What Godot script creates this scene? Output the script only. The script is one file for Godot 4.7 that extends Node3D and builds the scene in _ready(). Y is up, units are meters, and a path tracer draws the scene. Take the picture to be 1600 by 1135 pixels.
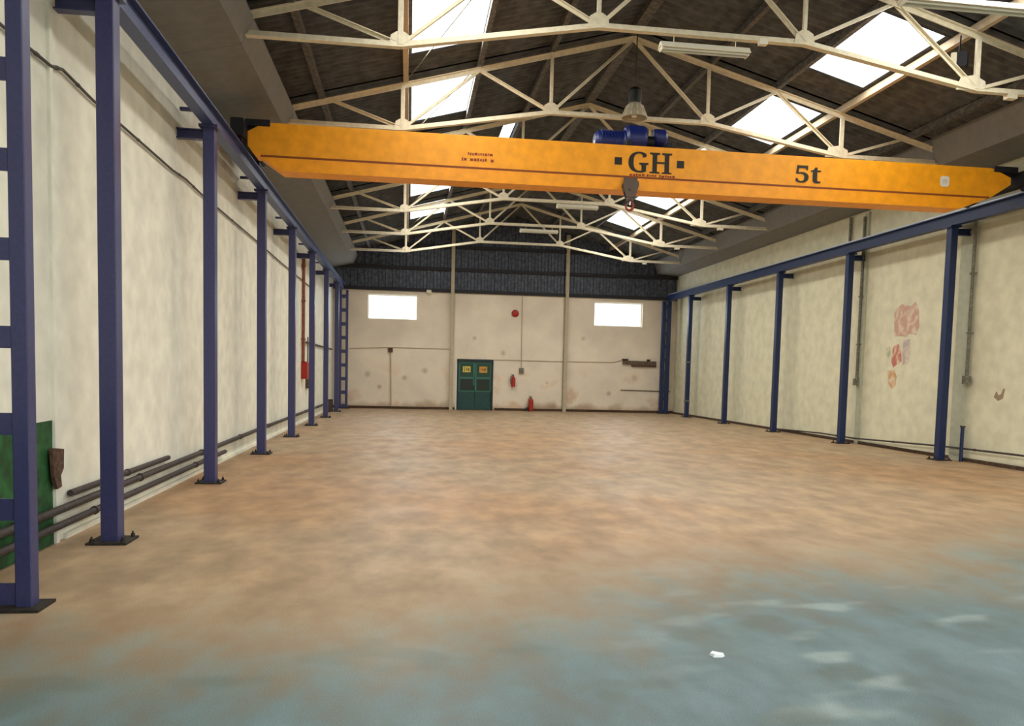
extends Node3D
# An empty industrial hall: cream walls, navy crane columns, cambered roof trusses and one orange bridge crane.
# Metres, y up; the camera stands at x = 0, z = 0 and looks down the hall towards -z.

const BAY := 3.737          # distance between frames
const FIRST := 7.373        # depth of the first frame (number 0)
const MID := 4.12           # x of the ridge
const WALL_L := -3.09
const WALL_R := 11.35
const BACK := -32.74
const FRONT := 3.9
const COL_L := -2.67
const COL_R := 10.9
const SLOPE := 0.27

var M := {}                 # materials by name
var names := {}

func frame_z(k: float) -> float:
	return -(FIRST + BAY * k)

func roof_y(x: float) -> float:
	return 8.15 - SLOPE * absf(x - MID)

# ---------------------------------------------------------------- node helpers
func numbered(called: String) -> String:
	var n: int = names.get(called, 0)
	names[called] = n + 1
	if called in ["window", "door", "trim"]: return "%s_%d" % [called, n + 1]
	return called if n == 0 else "%s_%03d" % [called, n]

func tag(o: Node, label: String, category: String, group := "", kind := "") -> void:
	o.set_meta("label", label)
	o.set_meta("category", category)
	if group: o.set_meta("group", group)
	if kind: o.set_meta("kind", kind)

func thing(called: String, label: String, category: String, at := Vector3.ZERO, group := "", kind := "") -> Node3D:
	var o := Node3D.new()
	o.name = numbered(called)
	add_child(o)
	o.position = at
	tag(o, label, category, group, kind)
	return o

func begin() -> SurfaceTool:
	var st := SurfaceTool.new()
	st.begin(Mesh.PRIMITIVE_TRIANGLES)
	return st

func part(called: String, st: SurfaceTool, m: Material, parent: Node = self) -> MeshInstance3D:
	var o := MeshInstance3D.new()
	o.name = numbered(called) if parent == self else called
	o.mesh = st.commit()
	o.material_override = m
	o.cast_shadow = GeometryInstance3D.SHADOW_CASTING_SETTING_ON
	parent.add_child(o, true)
	return o

func copy_of(o: Node3D, at: Vector3, label: String) -> Node3D:
	var c: Node3D = o.duplicate()
	var plain: String = str(o.name).rstrip("_0123456789")
	c.name = numbered(plain)
	add_child(c)
	c.position = at
	c.set_meta("label", label)
	return c

# ---------------------------------------------------------------- shape helpers
func uv_of(v: Vector3, n: Vector3) -> Vector2:
	var a := n.abs()
	if a.y >= a.x and a.y >= a.z: return Vector2(v.x, v.z)
	if a.z >= a.x: return Vector2(v.x, -v.y)
	return Vector2(v.z, -v.y)

func tri(st: SurfaceTool, a: Vector3, b: Vector3, c: Vector3, n: Vector3, normals = null) -> void:
	var p := [a, b, c]
	var q = normals if normals != null else [n, n, n]
	if (b - a).cross(c - a).dot(n) > 0.0:
		p = [a, c, b]
		q = [q[0], q[2], q[1]]
	for i in 3:
		st.set_normal(q[i])
		st.set_uv(uv_of(p[i], n))
		st.add_vertex(p[i])

func quad(st: SurfaceTool, a: Vector3, b: Vector3, c: Vector3, d: Vector3, n: Vector3) -> void:
	tri(st, a, b, c, n)
	tri(st, a, c, d, n)

func box(st: SurfaceTool, lo: Vector3, hi: Vector3) -> void:
	var c := [Vector3(lo.x, lo.y, lo.z), Vector3(hi.x, lo.y, lo.z), Vector3(hi.x, hi.y, lo.z), Vector3(lo.x, hi.y, lo.z), Vector3(lo.x, lo.y, hi.z), Vector3(hi.x, lo.y, hi.z), Vector3(hi.x, hi.y, hi.z), Vector3(lo.x, hi.y, hi.z)]
	quad(st, c[0], c[1], c[2], c[3], Vector3(0, 0, -1))
	quad(st, c[4], c[5], c[6], c[7], Vector3(0, 0, 1))
	quad(st, c[0], c[3], c[7], c[4], Vector3(-1, 0, 0))
	quad(st, c[1], c[2], c[6], c[5], Vector3(1, 0, 0))
	quad(st, c[0], c[1], c[5], c[4], Vector3(0, -1, 0))
	quad(st, c[3], c[2], c[6], c[7], Vector3(0, 1, 0))

# a profile swept straight from a to b; the profile's y follows up
func sweep(st: SurfaceTool, prof: PackedVector2Array, a: Vector3, b: Vector3, up := Vector3.UP, smooth := false) -> void:
	var w := (b - a).normalized()
	var v := (up - w * up.dot(w)).normalized()
	var u := v.cross(w)
	var n := prof.size()
	var area := 0.0
	for i in n:
		area += prof[i].cross(prof[(i + 1) % n])
	var s := 1.0 if area > 0.0 else -1.0
	for i in n:
		var p := prof[i]
		var q := prof[(i + 1) % n]
		var d := (q - p).normalized()
		var nn := (u * d.y - v * d.x) * s
		var pa := a + u * p.x + v * p.y
		var qa := a + u * q.x + v * q.y
		var pb := b + u * p.x + v * p.y
		var qb := b + u * q.x + v * q.y
		if smooth:
			var np := (u * p.x + v * p.y).normalized()
			var nq := (u * q.x + v * q.y).normalized()
			tri(st, pa, qa, qb, nn, [np, nq, nq])
			tri(st, pa, qb, pb, nn, [np, nq, np])
		else:
			quad(st, pa, qa, qb, pb, nn)
	var cap := Geometry2D.triangulate_polygon(prof)
	for i in range(0, cap.size(), 3):
		var x := []
		for k in 3:
			var p2 := prof[cap[i + k]]
			x.append(u * p2.x + v * p2.y)
		tri(st, a + x[0], a + x[1], a + x[2], -w)
		tri(st, b + x[0], b + x[1], b + x[2], w)

func rect(w: float, h: float, c := 0.0) -> PackedVector2Array:
	var x := w / 2.0
	var y := h / 2.0
	if c <= 0.0:
		return PackedVector2Array([Vector2(-x, -y), Vector2(x, -y), Vector2(x, y), Vector2(-x, y)])
	return PackedVector2Array([Vector2(-x + c, -y), Vector2(x - c, -y), Vector2(x, -y + c), Vector2(x, y - c), Vector2(x - c, y), Vector2(-x + c, y), Vector2(-x, y - c), Vector2(-x, -y + c)])

func circle(r: float, seg := 12) -> PackedVector2Array:
	var p := PackedVector2Array()
	for i in seg:
		p.append(Vector2.from_angle(TAU * i / seg) * r)
	return p

func tee(w: float, h: float, t: float, flip := false) -> PackedVector2Array:   # double-angle chord: flange on top (or below), stem in the middle
	var s := -1.0 if flip else 1.0
	return PackedVector2Array([Vector2(-w / 2, s * h / 2), Vector2(-w / 2, s * (h / 2 - t)), Vector2(-t / 2, s * (h / 2 - t)), Vector2(-t / 2, -s * h / 2), Vector2(t / 2, -s * h / 2), Vector2(t / 2, s * (h / 2 - t)), Vector2(w / 2, s * (h / 2 - t)), Vector2(w / 2, s * h / 2)])

func aye(w: float, h: float, t: float) -> PackedVector2Array:
	var x := w / 2
	var y := h / 2
	return PackedVector2Array([Vector2(-x, -y), Vector2(x, -y), Vector2(x, -y + t), Vector2(t / 2, -y + t), Vector2(t / 2, y - t), Vector2(x, y - t), Vector2(x, y), Vector2(-x, y), Vector2(-x, y - t), Vector2(-t / 2, y - t), Vector2(-t / 2, -y + t), Vector2(-x, -y + t)])

func angle_bar(w: float, t: float) -> PackedVector2Array:
	var h := w / 2
	return PackedVector2Array([Vector2(-h, -h), Vector2(h, -h), Vector2(h, -h + t), Vector2(-h + t, -h + t), Vector2(-h + t, h), Vector2(-h, h)])

func tube(st: SurfaceTool, pts: Array, r: float, seg := 10) -> void:
	for i in pts.size() - 1:
		var d: Vector3 = (pts[i + 1] - pts[i]).normalized()
		sweep(st, circle(r, seg), pts[i], pts[i + 1], Vector3.RIGHT if absf(d.y) > 0.9 else Vector3.UP, true)

# profile of (radius, height) pairs turned round the axis
func lathe(st: SurfaceTool, prof: Array, at: Vector3, axis := Vector3.UP, seg := 20) -> void:
	var side := Vector3.RIGHT if absf(axis.x) < 0.9 else Vector3.UP
	var u := axis.cross(side).normalized()
	var v := axis.cross(u)
	for i in prof.size() - 1:
		var p: Vector2 = prof[i]
		var q: Vector2 = prof[i + 1]
		var d := (q - p).normalized()
		for k in seg:
			var a := u * cos(TAU * k / seg) + v * sin(TAU * k / seg)
			var b := u * cos(TAU * (k + 1) / seg) + v * sin(TAU * (k + 1) / seg)
			var na := (a * d.y - axis * d.x)
			var nb := (b * d.y - axis * d.x)
			var nm := (na + nb).normalized()
			var pa := at + a * p.x + axis * p.y
			var pb := at + b * p.x + axis * p.y
			var qa := at + a * q.x + axis * q.y
			var qb := at + b * q.x + axis * q.y
			if p.x > 1e-5: tri(st, pa, pb, qb if q.x > 1e-5 else qa, nm, [na, nb, nb if q.x > 1e-5 else nm])
			if q.x > 1e-5: tri(st, pa, qb, qa, nm, [na if p.x > 1e-5 else nm, nb, na])

# a flat outline in the plane of u and v, given a small thickness along n
func flat(st: SurfaceTool, outline: PackedVector2Array, at: Vector3, u: Vector3, v: Vector3, n: Vector3, t: float) -> void:
	var cap := Geometry2D.triangulate_polygon(outline)
	for i in range(0, cap.size(), 3):
		var x := []
		for k in 3:
			var o := outline[cap[i + k]]
			x.append(at + u * o.x + v * o.y + n * t)
		tri(st, x[0], x[1], x[2], n)
	for i in outline.size():
		var a := outline[i]
		var b := outline[(i + 1) % outline.size()]
		var pa := at + u * a.x + v * a.y
		var pb := at + u * b.x + v * b.y
		var d := (pb - pa).normalized()
		var nn := d.cross(n)
		quad(st, pa, pb, pb + n * t, pa + n * t, nn)

# ---------------------------------------------------------------- materials
func noise_tex(freq: float, seed_: int, lo: float, hi: float, size := 512, octaves := 5) -> NoiseTexture2D:
	var f := FastNoiseLite.new()
	f.seed = seed_
	f.noise_type = FastNoiseLite.TYPE_SIMPLEX_SMOOTH
	f.frequency = freq
	f.fractal_octaves = octaves
	var t := NoiseTexture2D.new()
	t.width = size
	t.height = size
	t.seamless = true
	t.noise = f
	var g := Gradient.new()
	g.offsets = PackedFloat32Array([0.15, 0.85])
	g.colors = PackedColorArray([Color(lo, lo, lo), Color(hi, hi, hi)])
	t.color_ramp = g
	return t

func mat(called: String, c: Color, rough := 0.8, metal := 0.0, tex: Texture2D = null, scale := 0.5) -> StandardMaterial3D:
	var m := StandardMaterial3D.new()
	m.resource_name = called
	m.albedo_color = c
	m.roughness = rough
	m.metallic = metal
	if tex:
		m.albedo_texture = tex
		m.uv1_triplanar = true
		m.uv1_world_triplanar = true
		m.uv1_scale = Vector3.ONE * scale
	M[called] = m
	return m

func glow(called: String, c: Color, e: float) -> StandardMaterial3D:
	var m := mat(called, Color(0.85, 0.88, 0.88), 0.4)
	m.emission_enabled = true
	m.emission = c
	m.emission_energy_multiplier = e
	return m

func blob(n: FastNoiseLite, x: float, y: float) -> float:
	return n.get_noise_2d(x, y) * 0.5 + 0.5

func floor_image() -> ImageTexture:
	var w := 512
	var h := 1280
	var big := FastNoiseLite.new()
	big.seed = 11
	big.frequency = 0.16
	big.fractal_octaves = 4
	var fine := FastNoiseLite.new()
	fine.seed = 12
	fine.frequency = 1.8
	fine.fractal_octaves = 5
	fine.fractal_gain = 0.65
	var pale := FastNoiseLite.new()
	pale.seed = 13
	pale.frequency = 0.75
	pale.fractal_octaves = 3
	var im := Image.create(w, h, false, Image.FORMAT_RGB8)
	var tan_ := Color(0.68, 0.575, 0.45)
	var rust := Color(0.68, 0.535, 0.385)
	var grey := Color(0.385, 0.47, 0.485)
	var light_ := Color(0.66, 0.71, 0.69)
	for j in h:
		var z := lerpf(BACK - 0.3, FRONT, (j + 0.5) / h)
		for i in w:
			var x := lerpf(WALL_L - 0.3, WALL_R + 0.3, (i + 0.5) / w)
			var b := blob(big, x, z)
			var f := blob(fine, x, z * 0.6)
			var c := tan_.lerp(rust, smoothstep(0.35, 0.75, b) * smoothstep(-26.0, -14.0, z))
			# dimmer, cooler light near the camera painted in as grey-green, wider on the right
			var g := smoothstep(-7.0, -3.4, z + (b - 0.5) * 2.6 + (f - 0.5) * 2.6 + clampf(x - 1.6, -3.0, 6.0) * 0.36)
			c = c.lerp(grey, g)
			c = c.lerp(light_, smoothstep(0.60, 0.78, blob(pale, x * 1.1 + z * 0.5, z * 2.2)) * smoothstep(-6.6, -4.6, z) * smoothstep(0.5, 3.0, x) * 0.6)
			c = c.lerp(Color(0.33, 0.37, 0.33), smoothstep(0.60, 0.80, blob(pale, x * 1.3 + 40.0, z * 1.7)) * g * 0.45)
			c = c * (0.78 + 0.43 * f)
			im.set_pixel(i, j, c)
	return ImageTexture.create_from_image(im)

func back_wall_image() -> ImageTexture:
	var w := 1024
	var h := 360
	var im := Image.create(w, h, false, Image.FORMAT_RGB8)
	var n := FastNoiseLite.new()
	n.seed = 31
	n.frequency = 0.6
	n.fractal_octaves = 5
	var spots := [[-1.68, 1.4, 0.13], [-0.18, 1.3, 0.12], [0.65, 1.58, 0.16], [7.3, 3.1, 0.14], [2.7, 3.0, 0.1], [5.8, 1.2, 0.1], [-1.2, 0.9, 0.09], [8.5, 0.8, 0.12], [9.6, 1.5, 0.25], [6.1, 0.25, 0.2], [1.5, 0.15, 0.3], [3.9, 2.4, 0.14]]
	for j in h:
		var y := 4.9 * (1.0 - (j + 0.5) / h)
		for i in w:
			var x := WALL_L + 14.44 * (i + 0.5) / w
			var v := blob(n, x, y)
			var c := Color(0.93, 0.88, 0.80) * (0.9 + 0.14 * v)
			c = c.lerp(Color(0.74, 0.58, 0.44), smoothstep(0.55, 0.8, v) * smoothstep(2.4, 0.6, y) * 0.5)
			c = c.lerp(Color(0.55, 0.42, 0.3), smoothstep(0.35, 0.0, y + (v - 0.5) * 0.5) * 0.55)
			for s in spots:
				var d: float = Vector2(x - s[0], y - s[1]).length() / s[2] + (v - 0.5) * 1.5
				if d < 1.0: c = c.lerp(Color(0.58, 0.49, 0.4), (1.0 - d) * 0.5)
			im.set_pixel(i, j, c)
	return ImageTexture.create_from_image(im)

func materials() -> void:
	var soft := noise_tex(0.02, 3, 0.93, 1.0)
	var grime := noise_tex(0.02, 5, 0.62, 1.0)
	var speck := noise_tex(0.06, 8, 0.90, 1.0)
	mat("wall_paint_left", Color(0.95, 0.945, 0.88), 0.85, 0.0, soft, 0.22)
	mat("wall_paint_right", Color(0.89, 0.875, 0.76), 0.85, 0.0, soft, 0.22)
	mat("front_paint", Color(0.80, 0.77, 0.70), 0.9, 0.0, soft, 0.3)
	mat("green_paint", Color(0.16, 0.40, 0.20), 0.7, 0.0, grime, 0.5)
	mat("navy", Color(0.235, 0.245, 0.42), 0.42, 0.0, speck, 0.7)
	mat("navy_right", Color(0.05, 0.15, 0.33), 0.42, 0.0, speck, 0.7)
	mat("navy_beam", Color(0.23, 0.29, 0.47), 0.4, 0.0, speck, 0.7)
	mat("rail_steel", Color(0.78, 0.80, 0.84), 0.35, 0.4)
	mat("base_steel", Color(0.22, 0.19, 0.17), 0.7, 0.2, grime, 1.5)
	mat("truss_paint", Color(0.90, 0.86, 0.75), 0.6, 0.0, soft, 0.8)
	mat("purlin_paint", Color(0.40, 0.385, 0.365), 0.7, 0.0, grime, 0.8)
	mat("purlin_lit", Color(0.74, 0.67, 0.56), 0.7, 0.0, soft, 0.8)  # purlin colour with the glow of the skylights painted in
	mat("roof_0", Color(0.37, 0.38, 0.39), 0.9, 0.0, grime, 0.3)
	mat("roof_1", Color(0.39, 0.395, 0.40), 0.9, 0.0, grime, 0.3)
	mat("roof_2", Color(0.355, 0.37, 0.39), 0.9, 0.0, grime, 0.3)
	mat("eave_board", Color(0.50, 0.495, 0.48), 0.9, 0.0, soft, 0.4)
	mat("gable_sheet", Color(0.37, 0.40, 0.46), 0.6, 0.2, grime, 0.5)
	mat("dark_girt", Color(0.16, 0.16, 0.18), 0.8)
	mat("mullion", Color(0.74, 0.69, 0.58), 0.7, 0.0, soft, 0.8)
	mat("crane_orange", Color(1.0, 0.66, 0.02), 0.5, 0.0, soft, 0.4)
	mat("crane_flange", Color(1.0, 0.645, 0.025), 0.5, 0.0, soft, 0.4)
	mat("crane_line", Color(0.52, 0.24, 0.05), 0.7)
	mat("lettering", Color(0.10, 0.075, 0.06), 0.6)
	mat("lettering_red", Color(0.55, 0.19, 0.06), 0.6)
	mat("sticker_white", Color(0.88, 0.87, 0.84), 0.5)
	mat("dark_steel", Color(0.10, 0.10, 0.13), 0.6, 0.3)
	mat("hoist_blue", Color(0.07, 0.14, 0.42), 0.4, 0.0, speck, 1.5)
	mat("hook_grey", Color(0.36, 0.30, 0.26), 0.5, 0.3)
	mat("hook_red", Color(0.55, 0.18, 0.12), 0.5)
	mat("chrome", Color(0.75, 0.73, 0.7), 0.3, 0.7)
	mat("lamp_white", Color(0.90, 0.88, 0.80), 0.5)
	mat("lamp_tube", Color(0.86, 0.88, 0.84), 0.25)
	mat("reflector", Color(0.72, 0.68, 0.58), 0.4, 0.2)
	mat("door_frame", Color(0.08, 0.15, 0.16), 0.6)
	mat("door_green", Color(0.05, 0.27, 0.18), 0.5, 0.0, speck, 1.0)
	mat("door_rail", Color(0.20, 0.42, 0.38), 0.5)
	mat("door_glass", Color(0.03, 0.13, 0.06), 0.5)
	mat("door_low", Color(0.10, 0.33, 0.34), 0.55, 0.0, grime, 1.2)
	mat("sign_yellow", Color(0.86, 0.76, 0.36), 0.6)
	mat("sign_amber", Color(0.85, 0.62, 0.24), 0.6)
	mat("red_paint", Color(0.66, 0.13, 0.08), 0.4)
	mat("black_plastic", Color(0.05, 0.05, 0.05), 0.5)
	mat("rust_pipe", Color(0.66, 0.36, 0.24), 0.7, 0.0, grime, 1.5)
	mat("pipe_dark", Color(0.29, 0.25, 0.24), 0.6, 0.1, grime, 1.2)
	mat("pipe_grey", Color(0.55, 0.54, 0.47), 0.6, 0.1, grime, 1.2)
	mat("cable_dark", Color(0.30, 0.29, 0.27), 0.7)
	mat("cable_pale", Color(0.74, 0.67, 0.56), 0.7)
	mat("skirting", Color(0.36, 0.27, 0.19), 0.9, 0.0, grime, 1.0)
	mat("pilaster", Color(0.74, 0.75, 0.66), 0.85, 0.0, soft, 0.4)
	mat("wood_brown", Color(0.42, 0.31, 0.24), 0.85, 0.0, grime, 1.2)
	mat("wood_grey", Color(0.50, 0.42, 0.34), 0.9, 0.0, grime, 1.2)
	mat("dark_maroon", Color(0.20, 0.09, 0.10), 0.8)
	var bits := [["torn_pink", Color(0.78, 0.63, 0.57)], ["torn_red", Color(0.76, 0.47, 0.40)], ["torn_grey", Color(0.72, 0.66, 0.66)], ["torn_orange", Color(0.80, 0.63, 0.44)], ["torn_green", Color(0.68, 0.72, 0.60)]]
	for q in bits:
		var nt := noise_tex(0.012, 50, 0.0, 1.0, 256)
		nt.color_ramp.offsets = PackedFloat32Array([0.4, 0.85])
		nt.color_ramp.colors = PackedColorArray([q[1], Color(0.86, 0.80, 0.70)])
		mat(q[0], Color.WHITE, 0.9, 0.0, nt, 1.2)
	mat("plaster_scar", Color(0.60, 0.52, 0.42), 0.9)
	mat("paper", Color(0.93, 0.95, 0.95), 0.7)
	glow("sky_pane", Color(0.93, 0.98, 1.0), 1.4)
	glow("window_pane", Color(0.92, 0.97, 1.0), 1.6)
	var fl := mat("floor_concrete", Color(1, 1, 1), 0.62)
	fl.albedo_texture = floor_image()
	fl.uv1_scale = Vector3(1.0 / 15.04, 1.0 / (FRONT - BACK + 0.3), 1)
	fl.uv1_offset = Vector3((3.09 + 0.3) / 15.04, -(BACK - 0.3) / (FRONT - BACK + 0.3), 0)
	fl.roughness_texture = noise_tex(0.03, 21, 0.75, 1.0)
	fl.detail_enabled = true
	fl.detail_blend_mode = BaseMaterial3D.BLEND_MODE_MUL
	fl.detail_albedo = noise_tex(0.16, 22, 0.86, 1.06, 1024, 5)
	fl.detail_uv_layer = BaseMaterial3D.DETAIL_UV_2
	fl.uv2_triplanar = true
	fl.uv2_world_triplanar = true
	fl.uv2_scale = Vector3.ONE * 0.55
	var bw := mat("wall_paint_back", Color(1, 1, 1), 0.85)
	bw.albedo_texture = back_wall_image()
	bw.uv1_scale = Vector3(1.0 / 14.44, 1.0 / 4.9, 1)
	bw.uv1_offset = Vector3(3.09 / 14.44, 1.0, 0)

# ---------------------------------------------------------------- the scene
func _ready() -> void:
	view_and_light()
	materials()
	shell()
	roof()
	skylights()
	back_wall()
	trusses()
	columns()
	rails()
	crane()
	hoist()
	lamps()
	wall_fittings()
	back_fittings()
	floor_fittings()

const SKY_LIGHT := 12.0
const WINDOW_LIGHT := 4.0
const GATE_SKY := 9.0

func view_and_light() -> void:
	var cam := Camera3D.new()
	cam.name = "camera"
	cam.projection = Camera3D.PROJECTION_FRUSTUM
	cam.near = 0.05
	cam.far = 200.0
	cam.size = 1135.0 / 1224.78 * cam.near
	cam.frustum_offset = Vector2(0.0, 95.49 / 1224.78 * cam.near)
	var r := Vector3(0.9912351714, 0.0232806289, 0.1300417137)
	var f := Vector3(0.1313103039, -0.0655331918, -0.9891728893)
	cam.transform = Transform3D(Basis(r, r.cross(f), -f), Vector3(0, 1.6, 0))
	add_child(cam)
	cam.current = true
	var e := Environment.new()
	e.background_mode = Environment.BG_SKY
	var sky := Sky.new()
	var sm := ProceduralSkyMaterial.new()
	sm.sky_top_color = Color(0.80, 0.86, 0.93)
	sm.sky_horizon_color = Color(0.90, 0.92, 0.94)
	sm.ground_horizon_color = Color(0.55, 0.54, 0.52)
	sm.ground_bottom_color = Color(0.35, 0.34, 0.33)
	sky.sky_material = sm
	e.sky = sky
	e.background_energy_multiplier = GATE_SKY
	e.tonemap_mode = Environment.TONE_MAPPER_LINEAR
	e.tonemap_exposure = 1.0
	e.sdfgi_enabled = true
	e.ssao_enabled = true
	e.ssil_enabled = true
	var we := WorldEnvironment.new()
	we.name = "world"
	we.environment = e
	add_child(we)

func area_light(called: String, at: Vector3, basis_: Basis, size: Vector2, energy: float, c: Color) -> void:
	var l := AreaLight3D.new()
	l.name = numbered(called)
	l.area_size = size
	l.light_energy = energy
	l.light_color = c
	l.shadow_enabled = true
	l.set("area_range", 60.0)
	l.set("area_attenuation", 2.0)
	l.transform = Transform3D(basis_, at)
	add_child(l)

# walls, floor, eaves
func shell() -> void:
	var st := begin()
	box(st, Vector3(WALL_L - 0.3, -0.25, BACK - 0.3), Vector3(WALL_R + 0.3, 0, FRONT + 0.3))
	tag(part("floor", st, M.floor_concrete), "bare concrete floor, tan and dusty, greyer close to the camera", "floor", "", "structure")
	st = begin()
	box(st, Vector3(WALL_L - 0.3, 0, BACK - 0.3), Vector3(WALL_L, 6.15, FRONT + 0.3))
	var wl := part("wall_left", st, M.wall_paint_left)
	tag(wl, "long cream painted wall behind the left row of columns", "wall", "", "structure")
	# green dado at the near end of the left wall
	st = begin()
	flat(st, PackedVector2Array([Vector2(-3.9, 0), Vector2(7.3, 0), Vector2(7.29, 0.5), Vector2(7.3, 1.09), Vector2(6.9, 1.085), Vector2(-3.9, 1.1)]), Vector3(WALL_L, 0, 0), Vector3(0, 0, -1), Vector3.UP, Vector3.RIGHT, 0.006)
	var gp := part("green_dado", st, M.green_paint, wl)
	gp.set_meta("label", "green painted lower band at the near end")
	st = begin()
	box(st, Vector3(WALL_L, 0, -7.36), Vector3(WALL_L + 0.03, 6.1, -7.30))
	tag(part("trim", st, M.wall_paint_left), "thin upright joint strip on the left wall at the end of the green band", "trim", "", "structure")
	st = begin()
	box(st, Vector3(WALL_R, 0, BACK - 0.3), Vector3(WALL_R + 0.3, 6.15, FRONT + 0.3))
	var wr := part("wall_right", st, M.wall_paint_right)
	tag(wr, "long cream painted wall behind the right row of columns", "wall", "", "structure")
	for k in [2, 3]:
		st = begin()
		var w := 0.34 if k == 2 else 0.16
		box(st, Vector3(WALL_R - 0.06, 0, frame_z(k) + 0.10 - w), Vector3(WALL_R, 5.8, frame_z(k) + 0.10))
		tag(part("trim", st, M.pilaster), "pale upright strip on the right wall behind its %s column from the camera" % ["nearest", "second", "third", "fourth", "fifth"][k - 2], "trim", "", "structure")
	st = begin()
	box(st, Vector3(WALL_L - 0.3, 0, FRONT), Vector3(4.0, 6.15, FRONT + 0.3))
	box(st, Vector3(9.5, 0, FRONT), Vector3(WALL_R + 0.3, 6.15, FRONT + 0.3))
	box(st, Vector3(4.0, 4.6, FRONT), Vector3(9.5, 6.15, FRONT + 0.3))
	var tri_ := PackedVector2Array([Vector2(WALL_L - 0.3, 6.15), Vector2(WALL_R + 0.3, 6.15), Vector2(MID, 8.3)])
	sweep(st, tri_, Vector3(0, 0, FRONT), Vector3(0, 0, FRONT + 0.3))
	tag(part("wall_front", st, M.front_paint), "plain end wall behind the camera with an open gate", "wall", "", "structure")
	st = begin()
	box(st, Vector3(WALL_R - 0.05, 0, BACK), Vector3(WALL_R, 0.07, FRONT))
	tag(part("baseboard_right", st, M.skirting), "grimy dark strip along the foot of the right wall", "baseboard", "", "structure")
	st = begin()
	box(st, Vector3(WALL_L, 0, BACK), Vector3(WALL_L + 0.03, 0.05, -7.5))
	tag(part("baseboard_left", st, M.wall_paint_left), "low pale strip along the foot of the left wall", "baseboard", "", "structure")

func roof() -> void:
	var c := thing("ceiling", "dark pitched roof of corrugated sheets on steel purlins", "roof", Vector3.ZERO, "", "structure")
	var rng := RandomNumberGenerator.new()
	rng.seed = 5
	var offs := [0.0, 1.55, 2.9, 4.25, 5.75, 7.55]
	for side in [-1, 1]:
		for s in 5:
			for b in range(-4, 7):
				var z0: float = minf(frame_z(b), FRONT + 0.3)
				var z1: float = maxf(frame_z(b + 1), BACK - 0.3)
				var cuts := [[z0, z1]]
				if s == 2 and b >= -3 and b <= 5:
					cuts = [[frame_z(b), frame_z(b) - 0.55], [frame_z(b) - 2.88, frame_z(b + 1)]]
				for q in cuts:
					if q[0] - q[1] < 0.05: continue
					var st := begin()
					if s == 1 and side == -1 and b == 3:     # one sheet has a narrow pale strip let in
						wavy_sheet(st, 2.57, 2.50, q[0], q[1])
						wavy_sheet(st, 2.20, 1.17, q[0], q[1])
						wavy_sheet(st, 2.50, 2.20, q[0], -19.2)
						wavy_sheet(st, 2.50, 2.20, -21.1, q[1])
						part("roof_sheet", st, M.roof_0, c)
						st = begin()
						quad(st, Vector3(2.20, roof_y(2.20), -19.2), Vector3(2.50, roof_y(2.50), -19.2), Vector3(2.50, roof_y(2.50), -21.1), Vector3(2.20, roof_y(2.20), -21.1), Vector3.DOWN)
						quad(st, Vector3(2.20, roof_y(2.20) + 0.02, -19.2), Vector3(2.50, roof_y(2.50) + 0.02, -19.2), Vector3(2.50, roof_y(2.50) + 0.02, -21.1), Vector3(2.20, roof_y(2.20) + 0.02, -21.1), Vector3.UP)
						part("skylight_strip", st, M.sky_pane, c)
						continue
					wavy_sheet(st, MID + side * offs[s], MID + side * (offs[s + 1] + (0.05 if s < 4 else 0.0)), q[0], q[1])
					part("roof_sheet", st, M["roof_%d" % rng.randi_range(0, 2)], c)
	for side in [-1, 1]:
		for i in range(0, 6):
			if i == 0 and side == 1: continue
			var x: float = MID + side * (offs[i] if i < 5 else 7.1)
			var st := begin()
			var w := 0.2 if i == 0 else 0.09
			sweep(st, rect(w, 0.13), Vector3(x, roof_y(x) - 0.095, FRONT), Vector3(x, roof_y(x) - 0.095, BACK))
			part("purlin", st, M.purlin_lit if i == 3 else M.purlin_paint, c)  # purlins beside the skylights get the paler tone, standing in for light on them
	# sloping boards that close the eaves along both walls
	for e in [[WALL_L, 5.68, -2.26, 5.87], [-2.26, 5.87, -2.12, 6.19], [WALL_R, 5.86, 10.46, 5.93], [10.46, 5.93, 10.29, 6.42]]:
		for b in range(-3, 7):
			var za: float = minf(frame_z(b), FRONT)
			var zb: float = maxf(frame_z(b + 1) + 0.008, BACK)
			var st := begin()
			var lo := Vector3(e[0], e[1], 0)
			var hi := Vector3(e[2], e[3], 0)
			var d := (hi - lo)
			var n := Vector3(-d.y, d.x, 0).normalized() * (1 if d.x > 0 else -1)
			var prof := PackedVector2Array()
			for p in [lo, hi, hi + Vector3(0, 0.05, 0), lo + n * 0.05]:
				prof.append(Vector2(-p.x, p.y))
			sweep(st, prof, Vector3(0, 0, za), Vector3(0, 0, zb))
			part("eave_panel", st, M.eave_board, c)

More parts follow.
